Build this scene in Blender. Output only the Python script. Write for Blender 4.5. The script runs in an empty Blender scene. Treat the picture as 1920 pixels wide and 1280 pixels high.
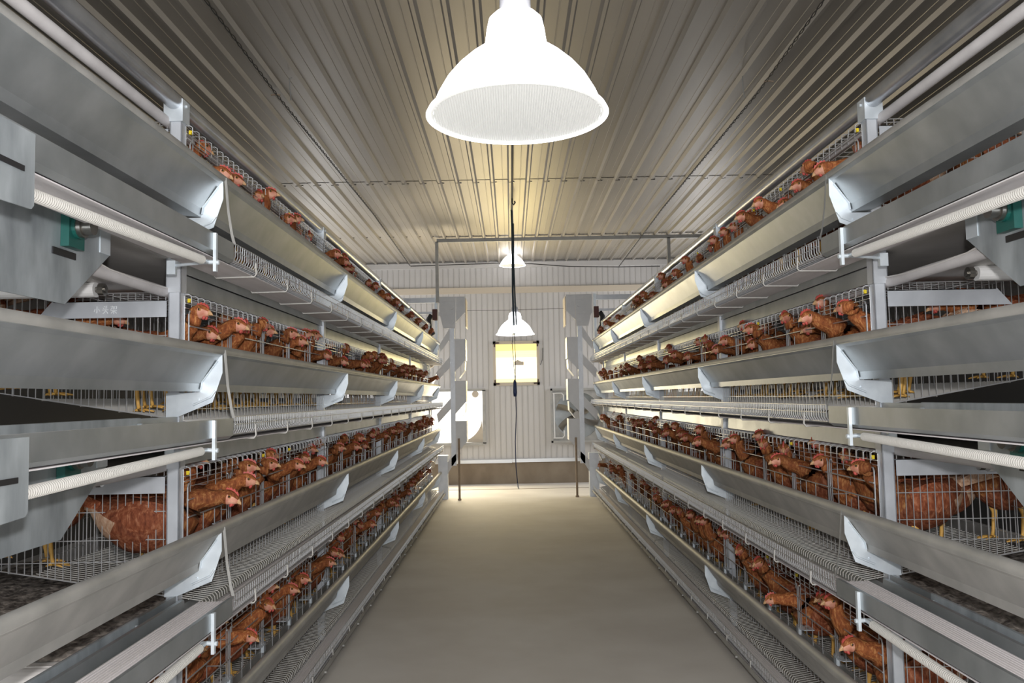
import bpy, bmesh, math, random
from mathutils import Vector, Matrix
S = bpy.context.scene
C = S.collection
PI = math.pi
random.seed(11)

# ------------------------------------------------------------ camera
cam_d = bpy.data.cameras.new('camera'); cam_d.sensor_width = 36; cam_d.lens = 36*1550/1920.0
cam_d.clip_start = .05
cam = bpy.data.objects.new('camera', cam_d); C.objects.link(cam); S.camera = cam
RT = Vector((0.99981572, -0.00128737, -0.01915359)); UP = Vector((0.01902282, -0.06758698, 0.99753202))
FW = Vector((0.00257873, 0.99771256, 0.06755004))
cam.matrix_world = Matrix(((RT.x, UP.x, -FW.x, 0), (RT.y, UP.y, -FW.y, 0), (RT.z, UP.z, -FW.z, 0), (0, 0, 0, 1)))

# ------------------------------------------------------------ world, exposure
w = bpy.data.worlds.new('daylight'); S.world = w; w.use_nodes = True
bg = w.node_tree.nodes['Background']; bg.inputs[0].default_value = (1.0, .96, .88, 1); bg.inputs[1].default_value = 2.4
S.view_settings.view_transform = 'Standard'; S.view_settings.look = 'None'
S.view_settings.exposure = 0.0; S.view_settings.gamma = 1
def lamp(name, kind, loc, energy, col=(1, 1, 1), size=.1, size_y=None, rot=None, cat='light'):
    d = bpy.data.lights.new(name, kind); d.energy = energy; d.color = col
    if kind == 'AREA':
        d.size = size
        if size_y: d.shape = 'RECTANGLE'; d.size_y = size_y
    else: d.shadow_soft_size = size
    o = bpy.data.objects.new(name, d); C.objects.link(o); o.location = loc
    if rot: o.rotation_euler = rot
    return o
lamp('camera_flash', 'POINT', (.03, -.02, .14), 165, (1, .975, .97), .03)
# daylight through the open door end behind the camera, and through the far window and fan openings
lamp('doorway_daylight', 'AREA', (.1, -3.2, .3), 120, (.93, .96, 1), 1.6, 1.6, (PI/2, 0, 0))
lamp('window_daylight', 'AREA', (.09, 12.18, .51), 24, (1, .80, .36), .62, .6, (-PI/2, 0, 0))
lamp('fan_opening_daylight', 'AREA', (-.82, 12.2, -.28), 48, (1, .84, .56), .8, .76, (-PI/2, 0, 0))

lamp('added_far_fill', 'AREA', (-2.7, 11.5, .5), 50, (.98, .98, 1), 1.3, 2.2, (0, -PI/2, 0))  # pair of added fill lamps brightening the far end; side walls have no doors
lamp('added_far_fill', 'AREA', (2.86, 11.5, .5), 50, (.98, .98, 1), 1.3, 2.2, (0, PI/2, 0))
# ------------------------------------------------------------ materials
def mat(name, col, rough=.5, metal=0, noise=None, bump=None, emis=None, spec=None, trans=None, col2=None, nscale=8, stretch=None, alpha=None):
    m = bpy.data.materials.new(name); m.use_nodes = True; nt = m.node_tree
    p = nt.nodes['Principled BSDF']
    p.inputs['Base Color'].default_value = (*col, 1); p.inputs['Roughness'].default_value = rough; p.inputs['Metallic'].default_value = metal
    if spec is not None: p.inputs['Specular IOR Level'].default_value = spec
    if trans: p.inputs['Transmission Weight'].default_value = trans
    if alpha is not None: p.inputs['Alpha'].default_value = alpha
    if emis: p.inputs['Emission Color'].default_value = (*emis[0], 1); p.inputs['Emission Strength'].default_value = emis[1]
    if col2 or bump:
        tc = nt.nodes.new('ShaderNodeTexCoord'); mp = nt.nodes.new('ShaderNodeMapping')
        nt.links.new(tc.outputs['Object'], mp.inputs[0])
        if stretch: mp.inputs['Scale'].default_value = stretch
        n = nt.nodes.new('ShaderNodeTexNoise'); n.inputs['Scale'].default_value = nscale; n.inputs['Detail'].default_value = 5
        nt.links.new(mp.outputs[0], n.inputs['Vector'])
        if col2:
            r = nt.nodes.new('ShaderNodeValToRGB'); r.color_ramp.elements[0].position = .35; r.color_ramp.elements[1].position = .68
            r.color_ramp.elements[0].color = (*col, 1); r.color_ramp.elements[1].color = (*col2, 1)
            nt.links.new(n.outputs['Fac'], r.inputs[0]); nt.links.new(r.outputs[0], p.inputs['Base Color'])
            mr = nt.nodes.new('ShaderNodeMapRange'); mr.inputs[3].default_value = max(rough-.08, .05); mr.inputs[4].default_value = min(rough+.1, 1)
            nt.links.new(n.outputs['Fac'], mr.inputs[0]); nt.links.new(mr.outputs[0], p.inputs['Roughness'])
        if bump:
            b = nt.nodes.new('ShaderNodeBump'); b.inputs['Strength'].default_value = bump; b.inputs['Distance'].default_value = .01
            nt.links.new(n.outputs['Fac'], b.inputs['Height']); nt.links.new(b.outputs[0], p.inputs['Normal'])
    return m
M = {}
M['galv'] = mat('galvanised_sheet', (.34, .37, .385), .40, .75, col2=(.47, .50, .52), nscale=7)
M['galvd'] = mat('dusty_galvanised', (.36, .36, .345), .55, .5, col2=(.47, .465, .445), nscale=9)
M['plate'] = mat('zinc_plate', (.30, .335, .36), .45, .5, col2=(.50, .55, .58), nscale=5, stretch=(1, 3, 1))
M['eplate'] = mat('elevator_sheet', (.50, .51, .52), .45, .25, col2=(.60, .61, .62), nscale=4)
M['brk'] = mat('zinc_bracket', (.60, .66, .71), .42, .45, col2=(.70, .76, .80), nscale=20)
M['post'] = mat('zinc_post', (.52, .55, .59), .45, .5, col2=(.62, .65, .69), nscale=10)
M['wire'] = mat('zinc_wire', (.55, .56, .57), .38, .7)
M['wired'] = mat('dusty_wire', (.50, .49, .46), .55, .4)
M['belt'] = mat('egg_belt_web', (.60, .57, .57), .8, 0, col2=(.68, .65, .66), nscale=30, stretch=(1, .05, 1))
M['mbelt'] = mat('manure_belt_pp', (.60, .58, .56), .5, 0, col2=(.70, .68, .66), nscale=6)
M['pipe'] = mat('dusty_pvc_pipe', (.58, .56, .56), .6, 0, col2=(.68, .66, .66), nscale=12)
M['rail'] = mat('galvanised_tube', (.42, .44, .47), .3, .8, col2=(.55, .57, .60), nscale=9)
M['spiral'] = mat('white_nylon_spiral', (.50, .49, .46), .6)
M['green'] = mat('green_enamel', (.01, .085, .072), .35)
M['steel'] = mat('dark_steel', (.25, .24, .22), .3, .9)
M['yellow'] = mat('yellow_plastic', (.75, .58, .02), .5)
M['black'] = mat('black_rubber', (.012, .012, .014), .5)
M['dark'] = mat('dark_cable', (.03, .03, .03), .7)
M['blue'] = mat('blue_plastic', (.03, .05, .14), .4)
M['bluegrey'] = mat('cord_sheath', (.035, .055, .065), .5)
M['white'] = mat('white_plastic', (.75, .75, .74), .45)
M['chalk'] = mat('chalk_mark', (.85, .88, .9), .9)
M['manure'] = mat('dried_manure', (.07, .058, .05), .95, col2=(.36, .32, .28), nscale=45, bump=.8)
M['rust'] = mat('brown_motor_housing', (.10, .035, .03), .6)
M['wood'] = mat('weathered_pole', (.25, .19, .14), .8, col2=(.34, .27, .2), nscale=12)
M['floor'] = mat('dusty_concrete_floor', (.56, .535, .50), .75, 0, col2=(.66, .64, .605), nscale=1.8, bump=.03, spec=.35)
M['curb'] = mat('stained_concrete', (.20, .155, .11), .85, 0, col2=(.29, .24, .18), nscale=3.5, stretch=(1, 1, .6), bump=.1)
M['wall'] = mat('white_panel', (.56, .55, .54), .38, 0, col2=(.60, .59, .58), nscale=2)
M['wallgap'] = mat('panel_joint', (.45, .44, .43), .6)
M['band'] = mat('cream_rail', (.60, .53, .43), .6)
M['alu'] = mat('aluminium_strip', (.62, .64, .66), .3, .6)
M['ceil'] = mat('ceiling_sheet', (.38, .355, .315), .45, .55, col2=(.45, .42, .375), nscale=3, stretch=(1, .2, 1))
M['side'] = mat('side_wall_panel', (.10, .10, .10), .8)
M['shade'] = mat('white_acrylic_shade', (.95, .95, .97), .35, emis=((1, .985, 1), 5.0))
M['lens'] = mat('ribbed_diffuser', (.70, .71, .69), .35, emis=((.97, .98, .95), .22))
M['cap'] = mat('grey_lamp_cap', (.62, .63, .68), .4)
M['blind'] = mat('sunlit_yellow_blind', (.8, .6, .2), .6, emis=((1, .80, .28), 1.0))
M['blind2'] = mat('sunlit_white_glare', (.9, .85, .7), .6, emis=((1, .92, .62), 1.6))
M['blind3'] = mat('sunlit_pale_yellow', (.85, .7, .3), .6, emis=((1, .86, .42), 1.25))
M['glass'] = mat('window_corner_rust', (.07, .045, .04), .6)
M['feather'] = None
def feather_mat(name, c1, c2, c3):
    m = bpy.data.materials.new(name); m.use_nodes = True; nt = m.node_tree; p = nt.nodes['Principled BSDF']
    p.inputs['Roughness'].default_value = .75; p.inputs['Specular IOR Level'].default_value = .25
    tc = nt.nodes.new('ShaderNodeTexCoord')
    mp = nt.nodes.new('ShaderNodeMapping'); mp.inputs['Scale'].default_value = (60, 110, 22); nt.links.new(tc.outputs['Object'], mp.inputs[0])
    n = nt.nodes.new('ShaderNodeTexNoise'); n.inputs['Scale'].default_value = 1.6; n.inputs['Detail'].default_value = 6; n.inputs['Roughness'].default_value = .65
    nt.links.new(mp.outputs[0], n.inputs['Vector'])
    r = nt.nodes.new('ShaderNodeValToRGB'); e = r.color_ramp.elements
    e[0].position = .3; e[0].color = (*c1, 1); e[1].position = .74; e[1].color = (*c3, 1)
    k = e.new(.52); k.color = (*c2, 1)
    nt.links.new(n.outputs['Fac'], r.inputs[0])
    oi = nt.nodes.new('ShaderNodeObjectInfo'); hs = nt.nodes.new('ShaderNodeHueSaturation')
    mr = nt.nodes.new('ShaderNodeMapRange'); mr.inputs[3].default_value = .75; mr.inputs[4].default_value = 1.3
    nt.links.new(oi.outputs['Random'], mr.inputs[0]); nt.links.new(mr.outputs[0], hs.inputs['Value']); nt.links.new(r.outputs[0], hs.inputs['Color'])
    nt.links.new(hs.outputs[0], p.inputs['Base Color'])
    v = nt.nodes.new('ShaderNodeTexVoronoi'); v.inputs['Scale'].default_value = 55; nt.links.new(tc.outputs['Object'], v.inputs['Vector'])
    ad = nt.nodes.new('ShaderNodeMath'); ad.operation = 'ADD'; nt.links.new(v.outputs['Distance'], ad.inputs[0]); nt.links.new(n.outputs['Fac'], ad.inputs[1])
    b = nt.nodes.new('ShaderNodeBump'); b.inputs['Strength'].default_value = .5; b.inputs['Distance'].default_value = .006
    nt.links.new(ad.outputs[0], b.inputs['Height']); nt.links.new(b.outputs[0], p.inputs['Normal'])
    return m
M['feather'] = feather_mat('brown_feathers', (.10, .024, .011), (.23, .066, .028), (.46, .22, .12))
M['hackle'] = feather_mat('golden_neck_feathers', (.12, .030, .011), (.28, .088, .028), (.58, .30, .11))
M['pale'] = feather_mat('pale_tail_down', (.35, .17, .09), (.55, .36, .24), (.75, .62, .5))
M['skin'] = mat('hen_face_skin', (.46, .16, .10), .6, col2=(.68, .36, .25), nscale=45, bump=.3)
M['comb'] = mat('red_comb', (.46, .075, .06), .55)
M['beak'] = mat('horn_beak', (.50, .30, .15), .45)
M['leg'] = mat('yellow_scaly_leg', (.70, .42, .10), .55, col2=(.60, .33, .08), nscale=80)
M['eye'] = mat('hen_eye', (.02, .012, .008), .1)
M['iris'] = mat('hen_iris', (.40, .20, .06), .2)

# ------------------------------------------------------------ mesh helpers
class G:
    def __init__(s): s.v = []; s.f = []; s.m = []
    def add(s, vs, fs, mi=0):
        b = len(s.v); s.v += [tuple(v) for v in vs]; s.f += [tuple(i+b for i in f) for f in fs]; s.m += [mi]*len(fs); return s
    def box(s, a, b, mi=0):
        x0, y0, z0 = a; x1, y1, z1 = b
        return s.add([(x0,y0,z0),(x1,y0,z0),(x1,y1,z0),(x0,y1,z0),(x0,y0,z1),(x1,y0,z1),(x1,y1,z1),(x0,y1,z1)],
              [(0,3,2,1),(4,5,6,7),(0,1,5,4),(1,2,6,5),(2,3,7,6),(3,0,4,7)], mi)
    def cbox(s, c, h, mi=0): return s.box([c[i]-h[i] for i in range(3)], [c[i]+h[i] for i in range(3)], mi)
    def tube(s, pts, r, n=5, mi=0, cap=True):
        pts = [Vector(p) for p in pts]; rs = r if isinstance(r, (list, tuple)) else [r]*len(pts)
        rings = []; prev = None
        for i, p in enumerate(pts):
            t = (pts[min(i+1, len(pts)-1)]-pts[max(i-1, 0)])
            if t.length < 1e-9: t = Vector((0, 0, 1))
            t.normalize()
            if prev is None:
                a = Vector((0, 0, 1)) if abs(t.z) < .9 else Vector((1, 0, 0)); u = t.cross(a).normalized()
            else:
                u = (prev - t*prev.dot(t)); u = u.normalized() if u.length > 1e-6 else t.orthogonal().normalized()
            prev = u; v = t.cross(u)
            rings.append([p+(u*math.cos(2*PI*k/n+PI/n)+v*math.sin(2*PI*k/n+PI/n))*rs[i] for k in range(n)])
        vs = [q for r_ in rings for q in r_]; fs = []
        for i in range(len(pts)-1):
            for k in range(n): fs.append((i*n+k, i*n+(k+1) % n, (i+1)*n+(k+1) % n, (i+1)*n+k))
        if cap: fs += [tuple(range(n))[::-1], tuple((len(pts)-1)*n+k for k in range(n))]
        return s.add(vs, fs, mi)
    def cyl(s, a, b, r, n=16, mi=0): return s.tube([a, b], r, n, mi)
    def prism(s, poly, ax, a0, a1, mi=0):      # polygon in the two other axes, extruded along ax
        def q(p, a):
            if ax == 0: return (a, p[0], p[1])
            if ax == 1: return (p[0], a, p[1])
            return (p[0], p[1], a)
        n = len(poly); vs = [q(p, a0) for p in poly]+[q(p, a1) for p in poly]
        return s.add(vs, [tuple(range(n))[::-1], tuple(range(n, 2*n))]+[(i, (i+1) % n, n+(i+1) % n, n+i) for i in range(n)], mi)
    def sheet(s, line, th, ax, a0, a1, mi=0):   # thick bent sheet following a polyline
        L = [Vector(p) for p in line]; up = []; lo = []
        for i, p in enumerate(L):
            d = (L[min(i+1, len(L)-1)]-L[max(i-1, 0)]).normalized(); nn = Vector((-d.y, d.x))*(th/2)
            up.append(p+nn); lo.append(p-nn)
        for i in range(len(L)-1):
            s.prism([up[i], up[i+1], lo[i+1], lo[i]], ax, a0, a1, mi)
        return s
    def lathe(s, prof, n=40, mi=0, c=(0, 0, 0)):
        vs = []; fs = []
        for r, z in prof:
            for k in range(n): vs.append((c[0]+r*math.cos(2*PI*k/n), c[1]+r*math.sin(2*PI*k/n), c[2]+z))
        for i in range(len(prof)-1):
            for k in range(n): fs.append((i*n+k, i*n+(k+1) % n, (i+1)*n+(k+1) % n, (i+1)*n+k))
        return s.add(vs, fs, mi)
    def mesh(s, name, mats, smooth=False, angle=None):
        me = bpy.data.meshes.new(name); me.from_pydata(s.v, [], s.f)
        for m in (mats if isinstance(mats, (list, tuple)) else [mats]): me.materials.append(m)
        me.polygons.foreach_set('material_index', s.m)
        bm = bmesh.new(); bm.from_mesh(me); bmesh.ops.recalc_face_normals(bm, faces=bm.faces); bm.to_mesh(me); bm.free()
        if smooth: me.polygons.foreach_set('use_smooth', [True]*len(me.polygons))
        me.update()
        if smooth and angle: me.set_sharp_from_angle(angle=math.radians(angle))
        return me
def link(name, me, parent=None, loc=(0, 0, 0), rot=None):
    o = bpy.data.objects.new(name, me); C.objects.link(o); o.location = loc
    if rot: o.rotation_euler = rot
    if parent: o.parent = parent
    return o
def tag(o, label, cat, group=None, kind=None):
    if label: o['label'] = label
    if cat: o['category'] = cat
    if group: o['group'] = group
    if kind: o['kind'] = kind
    return o
def empty(name, loc, label, cat, group=None, rot=None):
    o = bpy.data.objects.new(name, None); C.objects.link(o); o.location = loc; o.empty_display_size = .05
    if rot: o.rotation_euler = rot
    return tag(o, label, cat, group)
def struct(name, g, m, smooth=False, label=None):
    o = link(name, g.mesh(name, m, smooth)); o['kind'] = 'structure'
    if label: o['label'] = label
    return o

# ------------------------------------------------------------ setting
XC = .08; FZ = -1.27; CZ = 2.06; WY = 12.35; SX = 3.1
struct('floor', G().box((XC-SX-.1, -3.5, FZ-.1), (XC+SX+.1, WY+.1, FZ)), M['floor'], label='dusty brown-grey concrete floor of the aisle')
# corrugated ceiling: sheets in two lengths, ribs along the aisle
def ceil_profile(z):
    pts = []; x = -SX-.1+XC; step = .168; off = .045
    while x < XC+SX+.1:
        pts += [(x, z), (x+.052, z), (x+.054, z-.003), (x+.058, z-.003), (x+.060, z), (x+.102, z), (x+.116, z-.028), (x+.136, z-.028), (x+.150, z)]
        x += step
    return pts
g = G(); 
for z, y0, y1 in ((CZ, -3.5, 7.75), (CZ-.004, 7.70, WY)):
    pr = ceil_profile(z); top = [(pr[0][0], z+.05)]+[(pr[-1][0], z+.05)]
    n = len(pr); vs = [(p[0], y0, p[1]) for p in pr]+[(p[0], y1, p[1]) for p in pr]
    g.add(vs, [(i, i+1, n+i+1, n+i) for i in range(n-1)])
g.box((XC-SX-.1, -3.5, CZ+.01), (XC+SX+.1, WY+.1, CZ+.05))
struct('ceiling', g, M['ceil'], label='corrugated metal ceiling sheets with ribs running down the aisle')
g = G(); k = 0
for y in (7.78, 10.36):
    x = XC-2.2
    while x < XC+2.3: g.cyl((x, y, CZ-.012), (x, y, CZ), .009, 8); x += .168
o = link('ceiling_screws', g.mesh('ceiling_screws', M['steel'])); o.name = 'trim_1'; o['kind'] = 'structure'
# back wall with holes for window and two fans
def wall_with_holes(xs, zs, holes, y0, y1, mi=0, g=None):
    g = g or G()
    for i in range(len(xs)-1):
        for j in range(len(zs)-1):
            cx = (xs[i]+xs[i+1])/2; cz = (zs[j]+zs[j+1])/2
            if any(h[0] < cx < h[1] and h[2] < cz < h[3] for h in holes): continue
            g.box((xs[i], y0, zs[j]), (xs[i+1], y1, zs[j+1]))
    return g
WIN = (-.225, .405, .215, .805); FL = (-1.20, -.41, -.67, .12); FR = (.59, 1.38, -.68, .12)
xs = sorted([XC-SX, XC+SX, WIN[0], WIN[1], FL[0], FL[1], FR[0], FR[1]]); zs = sorted({FZ, CZ, WIN[2], WIN[3], FL[2], FL[3], FR[2]})
g = wall_with_holes(xs, zs, [WIN, FL, FR], WY, WY+.08)
struct('wall_back', g, M['wall'], label='white panel end wall with narrow vertical joints')
g = G(); x = XC-2.9; i = 0
while x < XC+2.9:
    segs = [(-.90, CZ-.02)]
    for h in (WIN, FL, FR):
        if h[0]-.03 < x < h[1]+.03:
            segs = [(a, b) for s0, s1 in segs for a, b in ((s0, h[2]-.04), (h[3]+.04, s1))]
    for a, b in segs:
        if b > a: g.box((x-(.0035 if i % 4 else .006), WY-.004, a), (x+(.0035 if i % 4 else .006), WY, b))
    x += .083; i += 1
struct('trim_2', g, M['wallgap'])
struct('trim_3', G().box((XC-SX, WY-.03, 1.565), (XC+SX, WY, 1.655)), M['band'], label='cream horizontal rail across the end wall')
struct('trim_4', G().box((XC-SX, WY-.045, -.962), (.0, WY, -.912)).box((.004, WY-.04, -.957), (XC+SX, WY, -.907)), M['alu'], label='bright metal strip at the foot of the end wall')
struct('trim_5', G().box((XC-SX, WY-.04, CZ-.11), (XC+SX, WY, CZ-.03)), M['wall'])
struct('baseboard_back', G().box((XC-SX, WY-.03, FZ), (XC+SX, WY+.05, -.955)), M['curb'], label='brown stained concrete curb under the end wall')
for s, nm in ((-1, 'left'), (1, 'right')):
    struct('wall_'+nm, G().box((XC+s*SX-.04, -3.5, FZ), (XC+s*SX+.04, WY, CZ)), M['side'])
struct('wall_front', wall_with_holes(sorted([XC-SX, XC+SX, -.7, .9]), sorted([FZ, 1.1, CZ]), [(-.7, .9, FZ, 1.1)], -3.6, -3.5), M['wall'])
struct('trim_6', G().box((-1.75, 11.6, FZ), (1.95, 11.62, FZ+.004)), M['curb'])

# window with louvred blind
win = bpy.data.objects.new('window_1', None); C.objects.link(win); win.location = (.09, WY, .51); win['kind'] = 'structure'; win['label'] = 'square window glowing yellow through a slatted blind'
g = G(); w0, w1, h0, h1 = -.345, .345, -.33, .33
for a, b in (((w0, -.035, h1-.045), (w1, 0, h1)), ((w0, -.035, h0), (w1, 0, h0+.045)), ((w0, -.035, h0), (w0+.04, 0, h1)), ((w1-.04, -.035, h0), (w1, 0, h1))): g.box(a, b)
link('window_frame', g.mesh('window_frame', M['band']), win)
g = G(); n = 11
for i in range(n):
    z0 = -.285+i*.57/n
    g.add([(-.31, -.004, z0), (.31, -.004, z0), (.31, -.014, z0+.57/n+.004), (-.31, -.014, z0+.57/n+.004)], [(0, 1, 2, 3)], 2 if i in (0, 7, 8) else (0 if i > 8 else 1))
link('window_blind', g.mesh('window_blind', [M['blind'], M['blind2'], M['blind3']]), win)
g = G()
for sx in (-1, 1):
    for sz in (-1, 1):
        x = sx*.33; z = sz*.315
        g.box((min(x, x-sx*.075), -.045, min(z, z-sz*.02)), (max(x, x-sx*.075), -.036, max(z, z-sz*.02))).box((min(x, x-sx*.02), -.045, min(z, z-sz*.07)), (max(x, x-sx*.02), -.036, max(z, z-sz*.07)))
link('corner_bracket', g.mesh('corner_bracket', M['glass']), win)
link('vent_tab', G().box((-.03, -.03, -.03), (.11, -.018, .02)).prism([(-.03, .02), (.02, .05), (.08, .02)], 1, -.03, -.018).mesh('vent_tab', M['band']), win)
link('pull_wire', G().tube([(.40, -.01, .22), (.39, -.01, .05), (.36, -.01, -.03)], .004, 5).mesh('pull_wire', M['dark']), win)

# wall fans
def fan(c, label, bright):
    x0, x1, z0, z1 = c; cx = (x0+x1)/2; cz = (z0+z1)/2
    e = empty('exhaust_fan', (cx, WY-.02, cz), label, 'fan', 'exhaust fans in the end wall')
    hw = (x1-x0)/2; hh = (z1-z0)/2; g = G()
    for a, b in (((-hw, -.05, hh-.03), (hw, .05, hh)), ((-hw, -.05, -hh), (hw, .05, -hh+.03)), ((-hw, -.05, -hh), (-hw+.025, .05, hh)), ((hw-.025, -.05, -hh), (hw, .05, hh))): g.box(a, b)
    link('frame', g.mesh('fan_frame', M['galvd']), e)
    # shroud plate with round hole
    g = G(); n = 48; R = .345; vs = []; fs = []
    for k in range(n):
        a = 2*PI*k/n; c_, s_ = math.cos(a), math.sin(a); q = min((hw-.02)/max(abs(c_), 1e-6), (hh-.02)/max(abs(s_), 1e-6))
        vs += [(R*c_, -.01, R*s_), (q*c_, -.01, q*s_), (R*c_, .05, R*s_)]
    for k in range(n):
        a = 3*k; b = 3*((k+1) % n); fs += [(a, b, b+1, a+1), (a, a+2, b+2, b)]
    g.add(vs, fs)
    link('shroud', g.mesh('fan_shroud', M['galvd'], True, 40) if False else g.mesh('fan_shroud', M['galvd']), e)
    for k in range(6):
        g = G(); a0 = 2*PI*k/6+.3; vs = []; fs = []
        for i in range(7):
            r = .06+i*.045; tw = .9-.08*i; wd = .16+.012*i; ca = a0+.06*i
            for t in (-1, 0, 1):
                an = ca+t*wd/(r+.06)*.5*.55; vs.append((r*math.cos(an), .02+t*.03*math.sin(tw)+.012*(1-t*t), r*math.sin(an)))
        for i in range(6):
            for j in range(2): fs.append((i*3+j, i*3+j+1, i*3+j+4, i*3+j+3))
        g.add(vs, fs); link('blade', g.mesh('fan_blade', M['steel'], True), e)
    link('hub', G().cyl((0, -.03, 0), (0, .04, 0), .065, 20).mesh('fan_hub', M['steel']), e)
    g = G()
    for i in range(9): 
        z = -hh+.05+i*(2*hh-.1)/9
        g.add([(-hw+.03, .06, z), (hw-.03, .06, z), (hw-.03, .075+(.05 if bright else 0), z+(.02 if bright else .085)), (-hw+.03, .075+(.05 if bright else 0), z+(.02 if bright else .085))], [(0, 1, 2, 3)])
    link('shutter', g.mesh('fan_shutter', M['galv']), e)
    g = G(); 
    for a in (-1, 1):
        g.tube([(-hw+.03, -.045, a*.33), (-hw+.16, -.045, a*.33), (-hw+.19, -.045, a*.30), (-hw+.19, -.045, a*.22)], .009, 6)
    g.tube([(-hw+.045, -.045, -.33), (-hw+.045, -.045, .33)], .010, 6)
    link('guard_bar', g.mesh('fan_guard_bar', M['white']), e)
    return e
fan(FR, 'square framed wall fan with dark curved blades right of the window', False)
# left opening: fan box with open lit mouth
e = empty('air_inlet', ((FL[0]+FL[1])/2, WY-.02, (FL[2]+FL[3])/2), 'bright open square fan opening in the end wall left of the window', 'air inlet')
g = G(); hw = .395; hh = .395
for a, b in (((-hw-.02, -.04, hh-.015), (hw+.03, .05, hh+.02)), ((-hw-.02, -.04, -hh-.02), (hw+.03, .05, -hh+.015)), ((-hw-.02, -.04, -hh), (-hw+.02, .05, hh)), ((hw-.015, -.04, -hh), (hw+.03, .05, hh))): g.box(a, b)
link('frame', g.mesh('inlet_frame', M['galvd']), e)
link('motor', G().cyl((hw-.12, -.03, hh-.06), (hw-.12, .04, hh-.06), .05, 24).mesh('inlet_motor', M['band']), e)
g = G(); vs = []; n = 16; R = .37
for k in range(n+1):
    a = -PI/2+PI/2*k/n; vs.append((R*math.cos(a), .03, R*math.sin(a)))
pts = [(hw-.01, .03, -hh+.01), (hw-.01, .03, 0)]
g.add(vs+[(hw-.01, .03, -hh+.01)], [(i, i+1, n+1) for i in range(n)]); link('corner_panel', g.mesh('inlet_corner_panel', M['band']), e)

# gantry frame under the ceiling
e = empty('ceiling_gantry', (-.91, 10.45, 1.2), 'grey square tube gantry across the far end just under the ceiling', 'frame')
link('crossbar', G().box((0, -.02, .79), (3.4, .02, .835)).mesh('gantry_bar', M['galvd']), e)
link('upright', G().box((-.02, -.02, .02), (.02, .02, .80)).mesh('gantry_upright', M['galvd']), e)
link('upright', G().box((2.94, -.02, .02), (2.98, .02, .80)).mesh('gantry_upright', M['galvd']), e)

# ------------------------------------------------------------ rows
CELL = .393; SEC = CELL*5; NS = 4
TZ = [.545, .003, -.537, -1.08]
TN = ['top tier', 'second tier', 'third tier', 'bottom tier']
SIDES = {-1: ('left', 2.57), 1: ('right', 2.67)}
YE = 10.55
ORD = 'first second third fourth fifth sixth seventh eighth ninth tenth eleventh twelfth thirteenth fourteenth fifteenth sixteenth seventeenth eighteenth nineteenth twentieth'.split()
def U(s, pts): return [(-s*p[0], p[1]) for p in pts]      # (u, z) -> local (x, z)
def base(s, y, z): return (XC+s*1.10, y, z)
def FLZ(u): return -.055-u*.165                           # floor height under the hens
WR = .0017

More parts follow.
